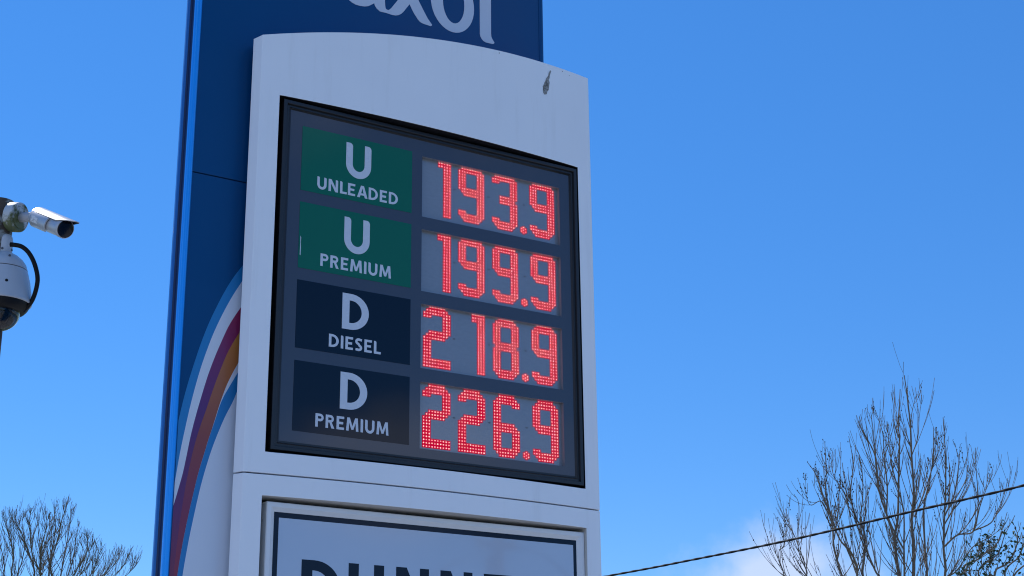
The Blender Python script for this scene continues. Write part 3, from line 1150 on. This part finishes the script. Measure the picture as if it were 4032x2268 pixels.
stud('screw_hole', 8, zpx(1131), .1235, .0068, M['blackp'], .0022)
stud('screw', 14, zpx(1010), .0835, .0055, M['screw'], .004)
stud('screw', 62, zpx(964), .030, .0055, M['screw'], .003)
stud('screw', -25, zpx(964), .030, .0055, M['screw'], .003)
cp = [(40, 963), (52, 963.5), (83, 970), (109, 990), (130, 1024), (143, 1063), (148, 1098), (143.5, 1133), (133, 1168), (118, 1196), (90, 1225)]
cpts = catmull([pxd(x, y, DD - .01) - Vector((DX, DY, zpx(1300))) for x, y in cp], 6)
V, F = [], []
rr_ = [.0098 + .0007 * ((i % 2) * 2 - 1) for i in range(len(catmull(cpts, 3)))]
tube(V, F, catmull(cpts, 3), rr_, 14)
obj('cable', V, F, M['cable'], dom, True)


# ------------------------------------------------------------------ overhead cable
def cable_obj(name, pts, r, label, twist=True, mt=None):
    V, F = [], []
    fine = catmull(pts, 60)
    if twist:
        for s in range(2):
            strand = []
            L = 0.0
            for i, p in enumerate(fine):
                if i:
                    L += (p - fine[i - 1]).length
                t = (fine[min(i + 1, len(fine) - 1)] - fine[max(i - 1, 0)]).normalized()
                a = t.orthogonal().normalized()
                b = t.cross(a)
                q = L / .30 * 2 * math.pi + s * math.pi
                strand.append(p + (a * math.cos(q) + b * math.sin(q)) * r * .34)
            tube(V, F, strand, r * .78, 6)
    else:
        tube(V, F, fine, r, 6)
    return tag(obj(name, V, F, mt or M['wirem'], None, True), label, 'cable')


wp = [(2392, 2268, 15.5), (2717, 2206, 14.6), (3042, 2141, 13.8), (3310, 2081, 13.1), (3577.6, 2017, 12.5), (3810, 1964, 12.0), (4032, 1911, 11.6)]
pts = [pxd(*a) for a in wp]
pre = [pxd(600, 2565, 21.5), pxd(1500, 2427, 18.2)]
post = [pxd(4700, 1735, 10.5), pxd(5600, 1470, 9.4)]
cable_obj('overhead_cable', pre + pts + post, .0098, 'dark twisted overhead cable slanting across the bare tree')

# service poles that the cable hangs between (outside the picture)
def wood_pole(x, y, h, label):
    t = thing('utility_pole', label, 'pole', (x, y, 0))
    lobj('shaft', [(.14, -.12), (.095, h - .05), (.085, h)], Vector((0, 0, 0)), ax, M['wood'], t, 20)
    bm = bmesh.new()
    box(bm, (-.45, -.14, h - .5), (.45, -.06, h - .38), .008)
    bobj('crossarm', bm, M['wood'], t)
    for sx in (-.38, 0, .38):
        lobj('insulator', [(.02, h - .38), (.04, h - .36), (.045, h - .30), (.03, h - .26), (0, h - .25)], Vector((sx, -.10, 0)), ax, M['camgrey'], t, 12)
    bm = bmesh.new()
    box(bm, (-.13, -.30, h - .95), (.13, -.09, h - .62), .02)
    bobj('junction_box', bm, M['screw'], t)
    return t


wood_pole(pre[0].x, pre[0].y + .12, pre[0].z + .35, 'wooden pole at the far end of the overhead cable')
wood_pole(post[-1].x, post[-1].y + .12, post[-1].z + .35, 'wooden pole at the near end of the overhead cable')

# the pole whose reflection shows in the glossy name board: it stands behind the photographer
def mirror(v):
    return Vector((v.x, 2 * .0048 - v.y, v.z))


rp = mirror(pxd(1964, 2180, 30.0))
rtop = mirror(pxd(1964, 2068, 30.0)).z
wood_pole(rp.x, rp.y, rtop + .1, 'wooden pole across the road, mirrored in the name board')
q = lambda a, b, d: mirror(pxd(1100 + a / 2.1467, 2080 + b / 2.1467, d))
cable_obj('service_wire', [q(1850, 165, 30), q(1740, 195, 28), q(1560, 262, 24), q(1390, 340, 20), q(1200, 470, 15), q(1000, 700, 11)], .014, 'service wire running one way from the mirrored pole', False)
cable_obj('service_wire', [q(1870, 148, 30), q(1950, 152, 28), q(2100, 185, 24), q(2230, 230, 20), q(2330, 310, 16), q(2430, 400, 13), q(2600, 640, 10)], .012, 'service wire running the other way from the mirrored pole', False)


# ------------------------------------------------------------------ trees
def grow(V, F, start, d, length, r0, rng, n=5, up=.35, wob=.18, seg=6, rmin=.003):
    pts, rad = [start.copy()], [r0]
    d = d.normalized()
    p = start.copy()
    st = length / seg
    for i in range(seg):
        d = (d + Vector((rng.uniform(-wob, wob), rng.uniform(-wob, wob), rng.uniform(-wob * .4, wob * .4))) * .6 + Vector((0, 0, up)) * .45).normalized()
        p = p + d * st
        pts.append(p.copy())
        rad.append(max(rmin, r0 * (1 - .72 * (i + 1) / seg)))
    tube(V, F, pts, rad, n, False)
    return pts, rad


def blob(V, F, c, r, rng):
    b = len(V)
    for d in ((1, 0, 0), (-1, 0, 0), (0, 1, 0), (0, -1, 0), (0, 0, 1.3), (0, 0, -1.3)):
        V.append(c + Vector(d) * r * rng.uniform(.7, 1.25))
    for f in ((0, 2, 4), (2, 1, 4), (1, 3, 4), (3, 0, 4), (2, 0, 5), (1, 2, 5), (3, 1, 5), (0, 3, 5)):
        F.append(tuple(b + k for k in f))


def guided_tree(name, label, guides, depth, trunk_px, cfg, seed, mt, parts_label=None):
    """guides: pixel polylines of the limbs, each given its own run in depth; joined to a trunk that reaches the ground"""
    rng = random.Random(seed)
    base = pxd(trunk_px[0], trunk_px[1], depth)
    root = Vector((base.x, base.y, -.12))
    t = thing(name, label, 'tree', (base.x, base.y, -.12))
    L = lambda v: v - root
    TV, TF, CV, CF, BV, BF = [], [], [], [], [], []
    fork = Vector((base.x, base.y, base.z))
    tr = cfg['trunk_r']
    pts = catmull([root, Vector((base.x + .05, base.y, base.z * .4)), Vector((base.x - .03, base.y + .04, base.z * .8)), fork], 5)
    tube(TV, TF, [L(p) for p in pts], [tr * (1.5 - .75 * i / (len(pts) - 1)) for i in range(len(pts))], 12, True)
    for gi, (poly, r0, buds) in enumerate(guides):
        dv = rng.uniform(-1, 1) * cfg['spread']
        pp = [fork] if poly[0][2] else []
        n = len(poly)
        for i, (x, y, _) in enumerate(poly):
            f = (i + 1) / n
            pp.append(pxd(x, y, depth + dv * f ** .7 + rng.uniform(-.06, .06)))
        fine = catmull(pp, 5)
        m = len(fine)
        rad = [max(cfg['rmin'], r0 * cfg['thin'] * (1 - .80 * i / (m - 1))) for i in range(m)]
        tube(TV, TF, [L(p) for p in fine], rad, 7, False)
        tot = sum((fine[i + 1] - fine[i]).length for i in range(m - 1))
        k = int(tot * cfg['twigs'])
        for j in range(k):
            f = rng.uniform(cfg.get('low', .25), .93)
            i = min(m - 2, int(f * (m - 1)))
            p = fine[i].lerp(fine[i + 1], f * (m - 1) - i)
            tg = (fine[i + 1] - fine[i]).normalized()
            az = rng.uniform(0, 2 * math.pi)
            side_ = Vector((math.cos(az), math.sin(az), 0))
            sp = rng.uniform(.5, 1.15) * cfg.get('open', 1)
            d = tg + side_ * sp
            ln = cfg['len'] * rng.uniform(.45, 1.15) * (1.0 - .86 * f)
            rr = min(rad[i] * .6, cfg['rmin'] * 1.9)
            tp_, trd = grow(CV, CF, L(p), d, ln, rr, rng, 4, up=cfg.get('up', .45), wob=cfg['wob'], rmin=cfg['rmin'] * .75)
            for s in range(rng.randint(*cfg['sub'])):
                ii = rng.randint(1, 5)
                d2 = (tp_[min(ii + 1, 6)] - tp_[ii]).normalized() + Vector((rng.uniform(-1, 1), rng.uniform(-1, 1), rng.uniform(-.1, .5))) * .6
                tq, _ = grow(CV, CF, tp_[ii], d2, ln * rng.uniform(.28, .6), rr * .7, rng, 3, up=.5, wob=cfg['wob'], seg=4, rmin=cfg['rmin'] * .65)
                if rng.random() < buds * cfg.get('budp', 1):
                    for bq in tq[1:]:
                        blob(BV, BF, bq + Vector((rng.uniform(-.012, .012), rng.uniform(-.012, .012), 0)), cfg['bud'] * rng.uniform(.6, 1.3), rng)
            if rng.random() < buds * cfg.get('budp', 1) + .06:
                for bq in tp_[2:]:
                    if rng.random() < .6:
                        blob(BV, BF, bq, cfg['bud'] * rng.uniform(.5, 1.2), rng)
        if buds > .3:
            for i in range(m // 2, m):
                if rng.random() < .7:
                    blob(BV, BF, L(fine[i]) + Vector((rng.uniform(-.015, .015), rng.uniform(-.015, .015), 0)), cfg['bud'] * rng.uniform(.6, 1.3), rng)
    obj('trunk', TV, TF, mt, t, True)
    tw = obj('twigs', CV, CF, mt, t, True)
    tw['kind'] = 'stuff'
    if BV:
        b = obj('buds', BV, BF, M['bud'], t)
        b['kind'] = 'stuff'
    return t, root


g = lambda pts, root=1: [(3062 + a * .5992, 1436 + b * .5992, root if i == 0 else 0) for i, (a, b) in enumerate(pts)]
G = [
    (g([(840, 1449), (800, 1380), (770, 1150), (790, 1000), (795, 750), (800, 500), (795, 400), (805, 160)]), .045, .05),
    (g([(885, 1449), (892, 1200), (880, 1020), (895, 850), (880, 600), (872, 400), (850, 200), (832, 70)]), .045, .02),
    (g([(460, 1449), (420, 1380), (370, 1200), (360, 1050), (320, 850), (318, 700), (310, 510)]), .034, .7),
    (g([(550, 1449), (520, 1330), (480, 1230), (410, 1150), (350, 1000), (300, 860), (250, 720), (195, 640)]), .032, .6),
    (g([(575, 1449), (570, 1250), (570, 1100), (510, 1000), (480, 850), (495, 650), (467, 470)]), .032, .35),
    (g([(970, 1449), (967, 1200), (960, 950), (1000, 750), (1020, 600), (1025, 410)]), .034, .15),
    (g([(1080, 1449), (1090, 1200), (1095, 1000), (1105, 800), (1100, 550), (1087, 345)]), .036, .5),
    (g([(1090, 1200), (1180, 1120), (1290, 1090), (1318, 900), (1305, 700), (1298, 545)], 0), .022, .05),
    (g([(1290, 1090), (1400, 1040), (1450, 950), (1490, 850), (1513, 745)], 0), .017, .05),
    (g([(1285, 1095), (1330, 930), (1370, 820), (1412, 720)], 0), .015, .05),
    (g([(690, 1449), (640, 1350), (580, 1200), (545, 1050), (560, 850), (555, 700), (540, 610)]), .028, .35),
    (g([(770, 1150), (715, 980), (670, 840), (640, 600), (570, 450), (535, 335)], 0), .027, .05),
    (g([(660, 820), (640, 600), (630, 450), (612, 310)], 0), .018, .05),
    (g([(715, 980), (720, 800), (700, 600), (690, 450), (642, 298)], 0), .02, .1),
    (g([(250, 1449), (190, 1350), (135, 1200), (140, 930), (107, 850)]), .022, .3),
    (g([(135, 1180), (95, 1090), (65, 1000), (55, 950)], 0), .014, .1),
    (g([(130, 1449), (30, 1340), (8, 1230), (45, 1180), (22, 1040)]), .016, .4),
    (g([(1060, 1449), (1180, 1350), (1280, 1200), (1400, 1130), (1490, 1055)]), .022, .3),
    (g([(900, 1000), (960, 850), (1010, 700), (1060, 560), (1050, 440)], 0), .019, .35),
    (g([(1095, 1000), (1160, 850), (1190, 650), (1200, 520)], 0), .019, .6),
    (g([(1095, 1050), (1170, 920), (1230, 800), (1248, 660)], 0), .018, .1),
    (g([(880, 600), (920, 480), (930, 350), (945, 235)], 0), .014, .03),
    (g([(872, 400), (885, 300), (912, 195)], 0), .012, .03),
    (g([(795, 480), (765, 380), (762, 280), (745, 180)], 0), .013, .03),
    (g([(360, 1050), (290, 900), (210, 920), (170, 780)], 0), .016, .8),
    (g([(370, 1150), (400, 950), (390, 850), (432, 790)], 0), .016, .9),
    (g([(830, 1449), (830, 1200), (825, 950), (760, 700), (730, 500), (725, 380)]), .026, .15),
    (g([(480, 1000), (440, 850), (365, 720), (350, 600)], 0), .017, .7),
]
cfgR = dict(trunk_r=.13, spread=.95, thin=.50, rmin=.0030, twigs=10.0, len=.88, wob=.07, sub=(0, 3), bud=.0085, low=.06, open=.70, up=.40, budp=.6)
guided_tree('bare_tree', 'bare upright tree with budding twigs behind the overhead cable', G, 18.0, (3540, 2520), cfgR, 5, M['bark'])

g2 = lambda pts, root=1: [(a * .2884, 1850 + b * .2884, root if i == 0 else 0) for i, (a, b) in enumerate(pts)]
G2 = [
    (g2([(470, 1600), (470, 1380), (400, 1150), (290, 850), (210, 700), (240, 480)]), .06, .0),
    (g2([(540, 1600), (545, 1400), (440, 1150), (415, 850), (410, 620), (462, 490)]), .055, .0),
    (g2([(660, 1600), (680, 1280), (720, 1050), (755, 780), (745, 600), (797, 395)]), .06, .0),
    (g2([(720, 1600), (690, 1300), (790, 950), (840, 700), (900, 530), (942, 350)]), .055, .0),
    (g2([(190, 1600), (180, 1200), (140, 950), (80, 750), (45, 650)]), .05, .0),
    (g2([(800, 1600), (880, 1150), (930, 900), (970, 620), (1003, 475)]), .05, .0),
    (g2([(880, 1600), (1000, 1200), (1040, 900), (1090, 700)]), .045, .0),
    (g2([(950, 1600), (1050, 1350), (1180, 1150), (1190, 960), (1187, 880)]), .045, .0),
    (g2([(1000, 1600), (1150, 1350), (1230, 1100), (1270, 950)]), .04, .0),
    (g2([(1100, 1620), (1260, 1400), (1340, 1180), (1435, 1010)]), .04, .0),
    (g2([(1150, 1650), (1400, 1440), (1540, 1250), (1585, 1100)]), .036, .0),
    (g2([(1200, 1680), (1450, 1420), (1600, 1230), (1662, 1060)]), .036, .0),
    (g2([(1250, 1700), (1560, 1440), (1700, 1280), (1748, 1140)]), .034, .0),
    (g2([(1300, 1750), (1690, 1470), (1800, 1340), (1840, 1235)]), .030, .0),
    (g2([(100, 1600), (60, 1300), (10, 1050), (-60, 850)]), .045, .0),
    (g2([(250, 1600), (300, 1250), (340, 1000), (300, 700), (355, 560)]), .045, .0),
    (g2([(560, 1600), (560, 1100), (620, 850), (640, 700), (620, 560)]), .045, .0),
    (g2([(545, 1400), (620, 1000), (670, 800), (680, 590)]), .035, .0),
    (g2([(180, 1200), (190, 850), (170, 600)], 0), .03, .0),
    (g2([(0, 1600), (-80, 1300), (-160, 1050), (-220, 900)]), .045, .0),
    (g2([(430, 1100), (470, 850), (520, 720), (505, 600)], 0), .03, .0),
]
cfgL = dict(trunk_r=.24, spread=2.0, thin=.42, rmin=.0046, twigs=7.5, len=.95, wob=.24, sub=(1, 5), bud=.012, low=.12, open=.7, up=.33)
guided_tree('bare_tree', 'far bare tree with dense fine twigs beside the blue pylon', G2, 34.0, (180, 2560), cfgL, 8, M['bark2'])

# leafy tree in the corner
gl = lambda pts, root=1: [(3600 + a * .254, 1900 + b * .254, root if i == 0 else 0) for i, (a, b) in enumerate(pts)]
G3 = [
    (gl([(800, 1449), (1000, 1180), (1250, 980), (1340, 800), (1440, 460)]), .022, 0),
    (gl([(1250, 1500), (1450, 1250), (1580, 1000), (1600, 800), (1550, 700)]), .022, 0),
    (gl([(1000, 1500), (1300, 1100), (1400, 820), (1560, 510)]), .020, 0),
    (gl([(1400, 1500), (1620, 1150), (1720, 900), (1820, 750)]), .022, 0),
    (gl([(1500, 1600), (1800, 1200), (1950, 1000), (2050, 820)]), .022, 0),
    (gl([(900, 1500), (960, 1200), (1010, 1050), (1050, 960)]), .014, 0),
    (gl([(700, 1600), (790, 1380), (860, 1200), (900, 1050)]), .014, 0),
    (gl([(1150, 1500), (1180, 1250), (1150, 980), (1150, 820)]), .014, 0),
    (gl([(1700, 1700), (2000, 1400), (2250, 1200), (2400, 1050)]), .02, 0),
]
cfgG = dict(trunk_r=.10, spread=.5, thin=.55, rmin=.0032, twigs=10.0, len=.38, wob=.3, sub=(0, 2), bud=.01, low=.1, open=1.0, up=.25)
lt, lroot = guided_tree('leafy_tree', 'young green leafed tree growing beside the bare tree', G3, 16.5, (4060, 2560), cfgG, 3, M['bark'])
rng = random.Random(21)
LV, LF = [], []
tw = [c for c in lt.children if c.name.startswith('twigs')][0]
src = [v.co.copy() for v in tw.data.vertices]
ztopl = max(v.z for v in src)


def leaf(c, s):
    d = Vector((rng.gauss(0, 1), rng.gauss(0, 1), rng.gauss(0, .8))).normalized()
    e = d.orthogonal().normalized()
    e = (Matrix.Rotation(rng.uniform(0, 6.28), 3, d) @ e)
    b = len(LV)
    nrm = d.cross(e)
    LV.extend([c - d * s * .1, c + d * s * .45 + e * s * .34 + nrm * s * .08, c + d * s, c + d * s * .45 - e * s * .34 + nrm * s * .08])
    LF.append((b, b + 1, b + 2, b + 3))


for i in range(0, len(src), 3):
    p = src[i]
    den = mnoise.noise(p * 2.2 + Vector((3, 7, 1)))
    hz = p.z / ztopl
    if rng.random() < (.66 + den * 1.3) * min(1, (1.0 - hz) * 3.2):
        for _ in range(rng.randint(1, 4)):
            leaf(p + Vector((rng.gauss(0, .022), rng.gauss(0, .022), rng.gauss(0, .022))), rng.uniform(.026, .05))
lo = obj('leaves', LV, LF, M['leaf'], lt)
lo['kind'] = 'stuff'
